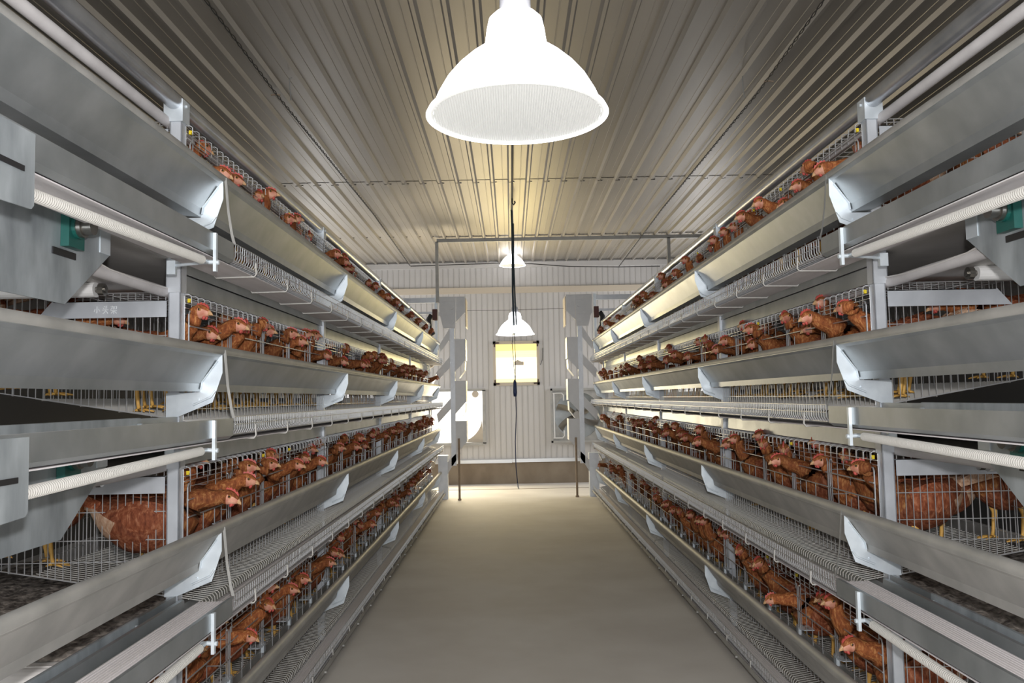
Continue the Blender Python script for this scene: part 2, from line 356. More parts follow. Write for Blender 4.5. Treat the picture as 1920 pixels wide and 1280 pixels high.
def cage_meshes(s):
    D = {}
    X = lambda u: -s*u
    # front grid
    g = G()
    for z in (.312, .297, .10, .045): g.tube([(X(.004), 0, z), (X(.004), SEC, z)], WR, 4)
    nb = 35
    for k in range(nb+1):
        y = k*SEC/nb; ph = k % 7
        if ph in (0, 6): g.tube([(X(.002), y, .335), (X(.002), y, .03)], WR, 4)
        elif ph in (1, 5): g.tube([(X(.002), y, .335), (X(.002), y, .26)], WR, 4)
        elif ph == 3: g.tube([(X(.002), y, .335), (X(.002), y, .30)], WR, 4); g.tube([(X(.002), y, .12), (X(.002), y, .03)], WR, 4)
        else: g.tube([(X(.002), y, .335), (X(.002), y, .295)], WR, 4)
    for k in range(51): y = k*SEC/50; g.tube([(X(.0), y, .03), (X(.0), y, FLZ(0)+.004)], WR, 4)
    g.tube([(X(.0), 0, -.02), (X(.0), SEC, -.02)], WR, 4)
    D['front_grid'] = g.mesh('front_grid', M['wire'])
    g = G()
    for k in range(36):
        y = k*SEC/35+.012; y = min(y, SEC-.003)
        g.tube([(X(-.46), y, .352), (X(-.02), y, .342), (X(.010), y, .341), (X(.018), y, .336), (X(.019), y, .312)], WR*1.1, 4)
    for u in (-.44, -.34, -.24, -.14, -.07, -.02, .004): g.tube([(X(u), 0, .338-u*.02), (X(u), SEC, .338-u*.02)], WR, 4)
    D['top_grid'] = g.mesh('top_grid', M['wire'])
    g = G()
    for k in range(89):
        y = k*SEC/88
        g.tube([(X(-.46), y, FLZ(-.46)), (X(.04), y, FLZ(.04)), (X(.062), y, FLZ(.062)), (X(.069), y, -.074), (X(.070), y, -.088)], WR, 4, cap=False)
    for u in (-.44, -.32, -.2, -.1, -.03, .02, .055): g.tube([(X(u), 0, FLZ(u)-.003), (X(u), SEC, FLZ(u)-.003)], WR, 4)
    D['floor_grid'] = g.mesh('floor_grid', M['wired'])
    g = G()
    for k in range(89):
        y = k*SEC/88
        g.tube([(X(.06), y, -.104), (X(.140), y, -.104), (X(.154), y, -.098), (X(.161), y, -.085), (X(.161), y, -.046)], WR*1.05, 4, cap=False)
    for u, z in ((.161, -.046), (.163, -.070), (.156, -.1), (.10, -.106)): g.tube([(X(u), 0, z), (X(u), SEC, z)], WR, 4)
    D['egg_guard'] = g.mesh('egg_guard', M['wire'])
    g = G()
    for y in (0,):
        g.tube([(X(.164), y, -.075), (X(.166), y, -.112), (X(.160), y, -.121), (X(.03), y, -.123), (X(.02), y, -.11)], .0032, 5)
    D['belt_hanger'] = g.mesh('belt_hanger', M['wired'])
    g = G()
    for k in range(7): u = -.46+k*.46/7; g.tube([(X(u), 0, .34), (X(u), 0, FLZ(u))], WR, 4)
    for z in (.25, .16, .07): g.tube([(X(-.46), 0, z), (X(0), 0, z)], WR, 4)
    D['partition'] = g.mesh('partition', M['wire'])
    g = G()
    for z in (.35, .25, .15, .06): g.tube([(X(-.46), 0, z), (X(-.46), SEC, z)], WR, 4)
    for k in range(40): y = k*SEC/39; g.tube([(X(-.46), y, .352), (X(-.46), y, FLZ(-.46))], WR, 4)
    D['back_grid'] = g.mesh('back_grid', M['wire'])
    g = G(); a, b, r = .009, CELL-.009, .0026
    g.tube([(X(.012), a, .03), (X(.012), a, .278), (X(.012), a+.006, .288), (X(.012), a+.02, .289)], r, 6)
    g.tube([(X(.012), b, .03), (X(.012), b, .278), (X(.012), b-.006, .288), (X(.012), b-.02, .289)], r, 6)
    for z in (.240, .187): g.tube([(X(.016), a-.004, z), (X(.016), b+.004, z)], .0024, 6)
    g.tube([(X(.012), a+.02, .289), (X(.012), a+.03, .280), (X(.012), b-.03, .280), (X(.012), b-.02, .289)], .0015, 4)
    for t in (.36, .62): g.tube([(X(.012), CELL*t, .187), (X(.012), CELL*t, .03)], WR, 4)
    D['door'] = g.mesh('cage_door', M['wire'])
    D['latch_clip'] = G().cbox((X(.008), 0, .322), (.004, .005, .006)).cbox((X(.012), 0, .325), (.003, .003, .003)).mesh('latch_clip', M['yellow'])
    g = G()
    vs = U(s, [(-.035, .0), (.012, .0)])
    g.prism([(X(-.03), -.045), (X(.012), -.045), (X(.022), -.02), (X(.022), .02), (X(.012), .045), (X(-.03), .045)], 2, .116, .119)
    g.box((min(X(.012), X(.024)), -.012, .092), (max(X(.012), X(.024)), .012, .119))
    g.cyl((X(-.008), -.02, .119), (X(-.008), -.02, .122), .006, 10, 1).cyl((X(-.008), .02, .119), (X(-.008), .02, .122), .006, 10, 1)
    D['support_plate'] = g.mesh('support_plate', [M['brk'], M['steel']])
    return D
for s, (sn, Y0) in SIDES.items():
    D = cage_meshes(s)
    for t in range(4):
        for k in range(NS):
            span = ['nearest', 'second nearest', 'third nearest', 'farthest'][k]
            e = empty('wire_cage', base(s, Y0+k*SEC+.012, TZ[t]), f'{span} wire cage section of the {TN[t]} in the {sn} row', 'cage', f'wire cage sections of the {sn} row')
            for nm in ('front_grid', 'top_grid', 'floor_grid', 'egg_guard', 'back_grid'):
                link(nm, D[nm], e)
            for j in range(5):
                if j or k: link('partition', D['partition'], e, (0, j*CELL, 0))
                dr = link('door', D['door'], e, (0, j*CELL, 0)); link('belt_hanger', D['belt_hanger'], e, (0, (j+.5)*CELL, 0))
                link('support_plate', D['support_plate'], e, (0, (j+1)*CELL-.01, 0))
                if j in ((0, 2, 3) if k % 2 == 0 else (1, 4)):
                    link('latch_clip', D['latch_clip'], dr, (0, .022, 0))['label'] = 'small yellow latch clip'

    # posts
    def post_mesh():
        X = lambda u: -s*u
        g = G(); x0, x1 = sorted((X(0), X(-.037))); th = .0035
        ztop = TZ[0]+.37
        g.box((x0, -.018, FZ), (x1, -.018+th, ztop)).box((x0, -.018, FZ), (x0+th, .018, ztop)).box((x1-th, -.018, FZ), (x1, .018, ztop))
        g.box((x0, .018-th, FZ), (x0+.010, .018, ztop)).box((x1-.010, .018-th, FZ), (x1, .018, ztop))
        return g.mesh('post_channel', M['post'])
    def sleeve_mesh():
        X = lambda u: -s*u
        x0, x1 = sorted((X(.004), X(-.043))); return G().box((x0, -.024, -.055), (x1, -.0185, .055)).box((x0, -.024, -.055), (x0+.003, .02, .055)).box((x1-.003, -.024, -.055), (x1, .02, .055)).mesh('post_sleeve', M['post'])
    pm, sm = post_mesh(), sleeve_mesh()
    x0, x1 = sorted((s*-.006, s*.054))
    capm = G().box((x0, -.026, -.052), (x1, -.022, .010)).box((x0, -.026, -.052), (x0+.003, .03, .018)).box((x1-.003, -.026, -.052), (x1, .03, .018)).cyl((s*-.012, .0, -.0), (s*.06, 0, -.0), .005, 8).box((x0, -.026, -.054), (x1, .03, -.051)).mesh('pipe_saddle', M['brk'])
    pn = ['nearest', 'second', 'third', 'fourth', 'farthest']
    for k in range(NS+1):
        e = empty('upright_post', base(s, Y0+k*SEC, 0), f'{pn[k]} galvanised upright post of the {sn} cage row' if k in (0, 4) else f'galvanised upright post of the {sn} cage row, {pn[k]} from the near end', 'post', f'upright posts of the {sn} cage row')
        link('post_channel', pm, e)
        for z in (.40, -.142, -.682): link('sleeve', sm, e, (0, 0, z))
        link('pipe_saddle', capm, e, (0, 0, TZ[0]+.395))
        g = G()
        for t in range(4):
            for z in (-.005, -.03):
                for u in (-.010, -.028): g.cyl((-s*u, -.026, TZ[t]+z), (-s*u, -.018, TZ[t]+z), .0038, 8)
        link('bolt', g.mesh('post_bolt', M['brk']), e)
    # end grids and crossbars at the near end
    for t in range(4):
        X = lambda u: -s*u
        g = G(); u = -.05
        k = 0
        while u > -1.0:
            g.tube([(X(u), 0, .345), (X(u), 0, FLZ(u)+.004)], .0016, 4); u -= .0235
        for z in (.345, .21, .125, .06): g.tube([(X(-.045), 0, z), (X(-1.0), 0, z)], .0018, 4)
        g.tube([(X(-.045), 0, FLZ(-.045)+.003), (X(-1.0), 0, FLZ(-1.0)+.003)], .0022, 4)
        g.tube([(X(-.52), 0, FLZ(-.52)), (X(-.52), 0, .345)], .004, 6)
        tag(link('end_grid', g.mesh('end_grid', M['wire']), None, base(s, Y0-.006, TZ[t])), f'vertical-bar wire end panel closing the {TN[t]} of the {sn} row', 'grid', f'end panels of the {sn} row')
        e = empty('end_crossbar', base(s, Y0-.022, TZ[t]+.292), f'flat galvanised crossbar across the {TN[t]} end panel, {sn} row', 'crossbar', f'end crossbars of the {sn} row')
        g = G(); a = -.04; b = -.44
        g.prism([(X(a), -.026), (X(a), .026), (X(b+.045), .026), (X(b), -.026)], 1, -.003, 0)
        g.box((min(X(a), X(b+.05)), -.003, .024), (max(X(a), X(b+.05)), .016, .026))
        link('bar', g.mesh('crossbar_bar', M['post']), e)
        if s == -1 and t == 1:
            # chalked characters: each glyph in a 1 x 1 box
            gl = [[[(.5, .95), (.5, .1), (.38, .18)], [(.25, .62), (.12, .3)], [(.75, .62), (.92, .32)]],
                  [[(.3, .95), (.42, .82)], [(.2, .75), (.34, .62)], [(.05, .48), (.95, .52)], [(.6, .98), (.58, .5), (.4, .2), (.15, .05)], [(.62, .35), (.85, .08)]],
                  [[(.05, .85), (.5, .88), (.42, .58)], [(.3, .98), (.25, .7), (.08, .52)], [(.6, .9), (.9, .9), (.88, .6), (.6, .6), (.6, .9)], [(.05, .4), (.95, .42)], [(.5, .52), (.5, .0)], [(.48, .38), (.15, .08)], [(.52, .38), (.9, .06)]]]
            g = G(); hz = .026; 
            for i, st in enumerate(gl):
                ox = -.265+.026*i*1.0; oz = -.014
                for ln in st: g.tube([(ox-.0+p[0]*.022, -.0045, oz+p[1]*hz) for p in ln], .0011, 4)
            link('chalk_writing', g.mesh('chalk_writing', M['chalk']), e)['label'] = 'white handwritten Chinese characters'
    # feed troughs
    for t in range(4):
        X = lambda u: -s*u
        e = empty('feed_trough', base(s, Y0, TZ[t]), f'long galvanised feed trough along the {TN[t]} of the {sn} row', 'feed trough', f'feed troughs of the {sn} row')
        prof = [(.010, .10), (.006, .038), (.066, .034), (.070, .058), (.124, .138), (.134, .146), (.136, .158), (.131, .168), (.120, .170), (.112, .163), (.113, .150)]
        yn = 1.1-Y0; yf = YE-Y0-.12
        g = G().sheet(U(s, prof), .0022, 1, yn, yf)
        link('trough_body', g.mesh('trough_body', M['galvd'] if t >= 2 else M['galv'], False), e)
        link('rolled_lip', G().tube([(X(.121), yn, .156), (X(.121), yf, .156)], .0168, 18).mesh('rolled_lip', M['galvd'], True, 50), e)
        br = U(s, [(.134, .166), (.135, .09), (.105, 0), (0, -.042), (-.038, -.044), (-.038, .030), (.064, .032), (.068, .060), (.120, .137)])
        for k in range(NS+1):
            y = k*SEC-.027
            if k == NS: y -= .14
            g = G().prism(br, 1, y, y+.002)
            rib = U(s, [(.114, .035), (.100, .016), (.045, -.008)])
            g.tube([(p[0], y-.001, p[1]) for p in rib], .0035, 6)
            rib = U(s, [(.122, .125), (.075, .062), (.072, .04)])
            g.sheet(rib, .0018, 1, y-.012, y)
            g.cyl((X(.128), y-.008, .160), (X(.128), y+.006, .160), .0042, 8)
            g.cyl((X(.06), y-.006, .010), (X(.06), y, .010), .0036, 8)
            b = link('bracket', g.mesh('trough_bracket', M['brk']), e); b['label'] = 'pale zinc sheet bracket holding the trough'
            if k == 0 and t < 3:
                g = G(); pts = [(X(.137), y+.012, .160), (X(.145), y+.018, .05), (X(.155), y+.022, -.02), (X(.162), y+.024, -.05)]
                for i in range(3):
                    a, b2 = pts[i], pts[i+1]; w1 = (.003, .003, .0035, .004)[i]
                    g.add([(a[0]-w1, a[1]-w1, a[2]), (a[0]+w1, a[1]+w1, a[2]), (b2[0]+w1, b2[1]+w1, b2[2]), (b2[0]-w1, b2[1]-w1, b2[2]),
                           (a[0]-w1, a[1]-w1+.003, a[2]), (a[0]+w1, a[1]+w1+.003, a[2]), (b2[0]+w1, b2[1]+w1+.003, b2[2]), (b2[0]-w1, b2[1]-w1+.003, b2[2])],
                          [(0,1,2,3),(7,6,5,4),(0,4,5,1),(2,6,7,3),(0,3,7,4),(1,5,6,2)])
                link('hanger_strap', g.mesh('hanger_strap', M['galvd']), b)
    # egg belts, channels and spiral rollers
    for t in range(4):
        X = lambda u: -s*u
        o = empty('egg_belt', base(s, Y0, TZ[t]), f'pale ribbed egg collection belt under the {TN[t]} trough, {sn} row', 'egg belt', f'egg belts of the {sn} row')
        g = G(); x0, x1 = sorted((X(.072), X(.154)))
        yn = 1.0-Y0
        g.box((x0, yn, -.100), (x1, YE-Y0, -.096))
        for i in range(9): x = x0+.004+i*(x1-x0-.008)/8; g.box((x-.0018, yn, -.096), (x+.0018, YE-Y0, -.0945))
        if t < 3:
            g.box((x0, yn, -.060), (x1, -.045, -.056))
            for i in range(9): x = x0+.004+i*(x1-x0-.008)/8; g.box((x-.0018, yn, -.056), (x+.0018, -.045, -.0545))
        link('upper_run', g.mesh('belt_upper_run', M['belt']), o)
        g = G(); x0, x1 = sorted((X(.030 if t < 3 else .05), X(.152)))
        g.box((x0, yn, -.119), (x1, YE-Y0, -.116))
        link('return_run', g.mesh('belt_return_run', M['belt']), o)
        e = empty('egg_belt_channel', base(s, Y0, TZ[t]), f'galvanised channel carrying the egg belt past the near post, {TN[t]}, {sn} row', 'channel', f'egg belt channels of the {sn} row')
        g = G()
        if t < 3:
            g.sheet(U(s, [(.154, -.052), (.165, -.050), (.165, -.102), (.150, -.112)]), .0022, 1, yn, -.02)
            link('side_sheet', g.mesh('channel_side_sheet', M['galv']), e)
            g = G().sheet(U(s, [(.045, -.080), (.062, -.062), (.066, -.062), (.066, -.110)]), .002, 1, yn, -.06)
            link('inner_lip', g.mesh('channel_inner_lip', M['galvd']), e)
            g = G(); x0, x1 = sorted((X(.166), X(.175)))
            g.box((x0, -.20, -.165), (x1, -.186, -.052))
            link('hook_strap', g.mesh('hook_strap', M['brk']), e)
            r = empty('spiral_roller', base(s, Y0, TZ[t]), f'white spiral coil on a steel rod below the {TN[t]} egg belt, {sn} row', 'roller', f'spiral rollers of the {sn} row')
            zr = -.136; sl = .024
            link('rod', G().tube([(X(.181), -.19, zr-.002), (X(.15), -.19, zr), (X(.148), -.21, zr), (X(.148), yn, zr-sl*(-.2-yn))], .0065, 10).tube([(X(.165), -.19, zr), (X(.03), -.16, zr-.004)], .0045, 8).box((min(X(.045), X(.02)), -.17, zr-.03), (max(X(.045), X(.02)), -.155, zr+.01)).mesh('roller_rod', M['brk']), r)
            g = G(); n = int((-.24-yn)/.0075)
            for i in range(n):
                y = -.24-i*.0075
                g.lathe([(.0095, -.0036), (.0125, -.0018), (.0130, 0), (.0125, .0018), (.0095, .0036)], 12, 0)
                b0 = len(g.v)-60
                for q in range(b0, len(g.v)):
                    v = g.v[q]; g.v[q] = (X(.148)+v[0], y+v[2], zr-sl*(-.2-y)+v[1])
            link('coil', g.mesh('roller_coil', M['spiral'], True), r)
        else:
            g.sheet(U(s, [(.172, -.098), (.172, -.122), (.150, -.124)]), .002, 1, -.2, YE-Y0)
            link('side_sheet', g.mesh('channel_side_sheet', M['galvd']), e)
            g = G()
            for i in range(21): g.cyl((X(.172), i*CELL, -.116), (X(.182), i*CELL, -.116), .005, 8)
            link('rivet', g.mesh('channel_rivet', M['galvd']), e)
    # manure belts with side sheets
    for t in range(3):
        X = lambda u: -s*u
        e = empty('manure_belt', base(s, Y0, TZ[t]), f'wide grey manure belt with galvanised side sheet below the {TN[t]}, {sn} row', 'manure belt', f'manure belts of the {sn} row')
        g = G().sheet(U(s, [(-.005, -.135), (-.012, -.085), (-.03, -.082)]), .002, 1, .02, YE-Y0-.1)
        link('upper_side_sheet', g.mesh('upper_side_sheet', M['galv']), e)
        g = G().sheet(U(s, [(-.03, -.13), (-.012, -.138), (-.010, -.192), (-.03, -.20)]), .002, 1, .02, YE-Y0-.1)
        link('lower_side_sheet', g.mesh('lower_side_sheet', M['galv']), e)
        g = G().sheet(U(s, [(-.02, -.045), (-.005, -.042), (-.005, -.078), (-.02, -.082)]), .002, 1, 1.0-Y0, .0)
        link('end_side_sheet', g.mesh('end_side_sheet', M['galv']), e)
        g = G().sheet(U(s, [(-.008, -.040), (-.003, -.040), (-.003, -.080)]), .002, 1, 1.0-Y0, -.28)
        g.cyl((X(.0), -.30, -.06), (X(.012), -.30, -.06), .006, 8)
        link('joint_plate', g.mesh('joint_plate', M['plate']), e)
        x0, x1 = sorted((X(-.035), X(-1.0)))
        yr = 2.05-Y0
        g = G().box((x0, yr, -.094), (x1, YE-Y0, -.090)).sheet([(yr, -.170), (yr+.12, -.186), (yr+.30, -.1915), (yr+.48, -.188), (yr+.75, -.172), (YE-Y0, -.170)], .004, 0, x0, x1)
        n = 12
        for i in range(n):
            a0 = PI/2+PI*i/n; a1 = PI/2+PI*(i+1)/n; r = .039
            g.add([(x0, yr+r*math.cos(a0), -.131+r*math.sin(a0)), (x1, yr+r*math.cos(a0), -.131+r*math.sin(a0)), (x1, yr+r*math.cos(a1), -.131+r*math.sin(a1)), (x0, yr+r*math.cos(a1), -.131+r*math.sin(a1))], [(0, 1, 2, 3)])
        link('belt', g.mesh('manure_belt_web', M['mbelt'], False), e)
        link('drive_roller', G().cyl((x0+.01, yr, -.131), (x1-.01, yr, -.131), .035, 24).mesh('drive_roller', M['rail']), e)
        if t < 2:
            link('idler_roller', G().cyl((X(-.16), yr+.30, -.215), (X(-1.0), yr+.30, -.215), .022, 16, 0).cyl((X(-.13), yr+.30, -.215), (X(-.16), yr+.30, -.215), .009, 10, 1).cyl((X(-.135), yr+.30, -.215), (X(-.150), yr+.30, -.215), .018, 12, 1).mesh('idler_roller', [M['white'], M['steel']]), e)
        # manure heaped on the belt
        g = G(); rr = random.Random(5+t+s)
        nx, ny = 40, 60; x0, x1 = sorted((X(-.05), X(-.95))); yy0, yy1 = yr+.03, yr+1.3
        vs = [(x0+(x1-x0)*i/nx, yy0+(yy1-yy0)*j/ny, -.088+(0 if i in (0, nx) or j in (0, ny) else (.003+.014*rr.random()))) for j in range(ny+1) for i in range(nx+1)]
        g.add(vs, [(j*(nx+1)+i, j*(nx+1)+i+1, (j+1)*(nx+1)+i+1, (j+1)*(nx+1)+i) for j in range(ny) for i in range(nx)])
        tag(link('manure', g.mesh('manure', M['manure'], True), None, base(s, Y0, TZ[t])), f'dark dried manure lying on the belt under the {TN[t]}, {sn} row', 'manure', kind='stuff')
    # drinking pipes on cage tops, feed cart rail
    for t in range(4):
        tag(link('water_pipe', G().cyl((0, .9, 0), (0, YE, 0), .0165, 16).mesh('water_pipe', M['pipe'], True, 40), None, (XC+s*(1.10+.052), 0, TZ[t]+.330+.016)), f'dusty pale plastic water pipe along the cage tops of the {TN[t]}, {sn} row', 'pipe', f'water pipes of the {sn} row')
    tag(link('top_rail', G().cyl((0, .9, 0), (0, YE+.3, 0), .026, 24).mesh('top_rail', M['rail'], True, 40), None, (XC+s*(1.10+.022), 0, TZ[0]+.405)), f'round galvanised rail tube running above the {sn} cage row', 'rail')
    # near end drive plates
    for t in range(2):
        zt = TZ[t]; X = lambda u: XC+s*(1.10-u)
        e = empty('drive_side_plate', (XC+s*1.118, 1.93, zt), f'large angled zinc side plate with bearing at the near end, {TN[t]}, {sn} row', 'machine plate', f'drive plates of the {sn} row')
        g = G().prism([(.20, -.062), (.20, -.158), (-.01, -.308), (-.8, -.308), (-.8, -.062)], 0, -.0015, .0015)
        link('plate', g.mesh('side_plate', M['plate']), e)
        g = G().prism([(.20, -.062), (.20, -.158), (.148, -.158), (.148, -.062)], 0, -s*.004, -s*.001)
        link('edge_flange', g.mesh('side_plate_flange', M['brk']), e)
        link('bearing_block', G().cbox((-s*.012, .0, -.125), (.010, .035, .05)).cyl((-s*.01, 0, -.125), (-s*.03, 0, -.125), .028, 20).mesh('bearing_block', M['green']), e)
        link('shaft_end', G().cyl((-s*.03, 0, -.125), (-s*.062, 0, -.125), .019, 20).cyl((-s*.03, 0, -.125), (-s*.04, 0, -.125), .025, 20).mesh('shaft_end', M['steel'], True, 40), e)
        link('bearing_slot', G().cbox((-s*.003, -.02, -.19), (.002, .05, .008)).mesh('bearing_slot', M['black']), e)
        e = empty('belt_guard_plate', (XC+s*.928, 1.463, zt), f'flat zinc plate with a dark slot hanging from the {TN[t]} egg channel, {sn} row', 'machine plate', f'egg channel plates of the {sn} row')
        x0, x1 = sorted((0, s*.003))
        g = G().prism([(0, -.056), (0, -.186), (-.008, -.194), (-.5, -.215), (-.5, -.056)], 0, x0, x1)
        link('plate', g.mesh('guard_plate', M['plate']), e)
        link('slot', G().cbox((-s*.002, -.095, -.128), (.001, .06, .005)).mesh('guard_slot', M['black']), e)
    # belt return pan on the third tier near end
    e = empty('lower_tray_rail', base(s, Y0, TZ[2]), f'long bent galvanised tray rails beyond the near post of the {sn} row', 'tray')
    yn = 1.0-Y0; X = lambda u: -s*u
    link('inner_rail', G().sheet(U(s, [(.012, -.075), (.020, -.048), (.030, -.048), (.034, -.09)]), .002, 1, yn, -.05).mesh('inner_tray_rail', M['galv']), e)
    link('floor_pan', G().sheet(U(s, [(-.01, -.215), (-.6, -.235)]), .002, 1, yn, -.0).mesh('tray_floor_pan', M['galvd']), e)

# pipe elbows / fittings visible behind the posts
for s, (sn, Y0) in SIDES.items():
    for z in (TZ[1]+.40, TZ[3]+.40):
        e = empty('pipe_fitting', (XC+s*1.28, Y0-.35, z), f'white plastic pipe coupling behind the {sn} near post, {"upper" if z > 0 else "lower"} one', 'pipe fitting')
        link('coupling', G().cyl((0, 0, 0), (s*.045, 0, 0), .02, 16).cyl((s*.008, 0, 0), (s*.020, 0, 0), .026, 16).mesh('coupling', M['white']), e)
        link('pipe_stub', G().cyl((s*.045, 0, 0), (s*.30, 0, 0), .014, 14).mesh('pipe_stub', M['pipe']), e)

# ------------------------------------------------------------ egg elevators at the far end
for s, (sn, Y0) in SIDES.items():
    e = empty('egg_elevator', (XC, YE+.05, 0), f'tall galvanised zigzag egg elevator tower ending the {sn} row', 'elevator', 'egg elevators')
    P = lambda a, z: (s*a, z)
    g = G(); x0, x1 = sorted((s*.79, s*.85))
    g.box((x0, -.02, -.85), (x1, .04, .90)).box((x0, -.022, -.75), (x0+.002, -.02, .88))
    link('mast', g.mesh('elevator_mast', M['post']), e)
    g = G().prism([P(.765, 1.31), P(.98, 1.31), P(.98, 1.10), P(.93, .90), P(.78, .90)], 1, -.03, -.025)
    x0, x1 = sorted((s*.78, s*.99))
    g.box((x0, -.036, 1.24), (x1, -.03, 1.295)).box((x0, -.036, 1.06), (x1, -.03, 1.11))
    for a in (.80, .88, .96):
        for z in (1.268, 1.085): g.cyl((s*a, -.045, z), (s*a, -.03, z), .008, 8)
    for z in (1.17, .98): g.cyl((s*.82, -.05, z), (s*.82, -.03, z), .026, 16)
    link('head_plate', g.mesh('elevator_head_plate', M['eplate']), e)
    g = G().prism([P(.655, 1.31), P(.765, 1.31), P(.765, .98), P(.655, 1.10)], 1, -.02, .0)
    x0, x1 = sorted((s*.650, s*.655)); g.box((x0, -.02, 1.10), (x1, .42, 1.31))
    link('head_shroud', g.mesh('elevator_head_shroud', M['eplate']), e)
    x0, x1 = sorted((s*.640, s*.650))
    link('cream_cover', G().box((x0, .02, .92), (x1, .42, 1.29)).mesh('elevator_cover', M['band']), e)
    for i, zt in enumerate((.76, .225, -.285)):
        g = G().prism([P(.655, zt), P(.79, zt), P(.79, zt-.42), P(.655, zt-.27)], 1, -.02, -.016)
        x0, x1 = sorted((s*.650, s*.656)); g.box((x0, -.02, zt-.27), (x1, .30, zt))
        if i < 2:
            g.sheet([P(.66, zt-.285), P(.665, zt-.40), P(.74, zt-.50)], .004, 1, -.02, .25)
        link('chute_box', g.mesh('elevator_chute_box', M['eplate']), e)
        g = G().prism([P(.85, zt-.22), P(1.03, zt-.42), P(1.01, zt-.53), P(.85, zt-.36)], 1, -.02, -.016) if i < 2 else G().prism([P(.80, zt-.42), P(.90, zt-.52), P(1.0, zt-.72), P(1.0, zt-.85), P(.86, zt-.60), P(.72, zt-.40)], 1, -.02, -.016)
        g.sheet([P(1.03, zt-.44), P(1.09, zt-.56)], .006, 1, -.05, .2)
        link('chute_wing', g.mesh('elevator_chute_wing', M['eplate']), e)
    g = G().prism([P(.85, .90), P(.99, .68), P(.97, .60), P(.85, .76)], 1, -.02, -.016)
    link('top_wing', g.mesh('elevator_top_wing', M['eplate']), e)
    x0, x1 = sorted((s*.90, s*1.02))
    link('foot', G().box((x0, -.03, FZ), (x1, .10, -.72)).cyl((s*.93, -.04, FZ+.10), (s*.93, -.02, FZ+.10), .03, 12).mesh('elevator_foot', M['post']), e)
    x0, x1 = sorted((s*1.02, s*1.9))
    link('cross_rail', G().box((x0, -.02, 1.235), (x1, .01, 1.30)).box((x0, -.02, 1.09), (x1, .01, 1.12)).mesh('elevator_cross_rail', M['post']), e)
    x0, x1 = sorted((s*1.0, s*1.035)); link('hanger_post', G().box((x0, -.06, .55), (x1, -.03, 1.31)).mesh('elevator_hanger_post', M['brk']), e)
    x0, x1 = sorted((s*1.0, s*1.06)); link('motor', G().box((x0, -.13, 1.0), (x1, -.06, 1.14)).mesh('elevator_motor', M['rust']), e)
    g = G()
    g.tube([(s*1.08, 0, 1.08), (s*1.12, 0, 1.02), (s*1.11, 0, .90), (s*1.06, 0, .82)], .035, 10)
    link('feed_hose', g.mesh('elevator_feed_hose', M['dark'], True), e)
    for t in range(1, 4):
        z = TZ[t]+.30-.05
        link('pulley', G().cyl((s*1.10, -.06, z+.19 if t < 3 else z), (s*1.10, -.02, z+.19 if t < 3 else z), .045, 18).mesh('elevator_pulley', M['band']), e)
for x, y, nm, ln in ((-.665, 10.45, 'left', -.50), (.815, 10.55, 'right', -.52)):
    tag(link('support_pole', G().cyl((0, 0, 0), (.0, .0, ln-FZ), .014, 10).cyl((0, 0, 0), (0, 0, .02), .022, 10).mesh('support_pole', M['wood']), None, (x, y, FZ)), f'thin brown support pole standing under the {nm} egg elevator', 'pole')

# ------------------------------------------------------------ lamps
LP = [(.21, .0), (.205, .010), (.196, .014), (.183, .045), (.163, .080), (.140, .108), (.112, .134), (.088, .152), (.074, .160), (.071, .175), (.067, .205), (.062, .228), (.050, .240), (.036, .243)]
def pendant(loc, sc, label, near):
    e = empty('pendant_lamp', loc, label, 'lamp', 'pendant lamps over the aisle'); e.scale = (sc, sc, sc)
    prof = LP; inner = [(r-.003, z-.002) for r, z in LP[::-1]]
    me = G().lathe(prof+inner, 64).mesh('lamp_shade', M['shade'], True)
    link('shade', me, e)
    g = G(); n = 160; vs = []; rr = .193
    g.lathe([(.205, .003), (.194, .001), (.192, .004)], 64)
    # ribbed cover across the mouth, ridges running front to back
    nr = 70
    for i in range(nr):
        xa = -rr+2*rr*i/nr; xb = -rr+2*rr*(i+1)/nr; xm = (xa+xb)/2
        ya = math.sqrt(max(rr*rr-xa*xa, 0)); yb = math.sqrt(max(rr*rr-xb*xb, 0)); ym = math.sqrt(max(rr*rr-xm*xm, 0))
        g.add([(xa, -ya, .004), (xm, -ym, .0015), (xb, -yb, .004), (xa, ya, .004), (xm, ym, .0015), (xb, yb, .004)], [(0, 1, 4, 3), (1, 2, 5, 4)])
    link('ribbed_cover', g.mesh('ribbed_cover', M['lens']), e)
    cp = link('socket_cap', G().lathe([(.0, .305), (.022, .304), (.033, .298), (.036, .288), (.037, .24), (.035, .238), (0, .238)], 32).mesh('socket_cap', M['cap'], True, 40), e)
    g = G().tube([(0, 0, .303), (.004, 0, .33), (0, 0, .36), (-.008, 0, .375), (0, 0, .39), (.008, 0, .375), (0, 0, .36)], .005, 8)
    g.tube([(0, 0, .385), (0, 0, (CZ-loc[2])/sc)], .0035, 6)
    link('hook', g.mesh('lamp_hook', M['rail']), cp)
    return e
pendant((.027, 1.87, .647), 1, 'large white dome lamp hanging close to the camera', True)
pendant((.060, 9.0, .685), 1, 'small white dome lamp hanging just above the yellow window', False)
pendant((.058, 11.75, 1.885), .93, 'farthest white dome lamp, high up near the end wall ceiling line', False).scale = (.9, .9, .9)

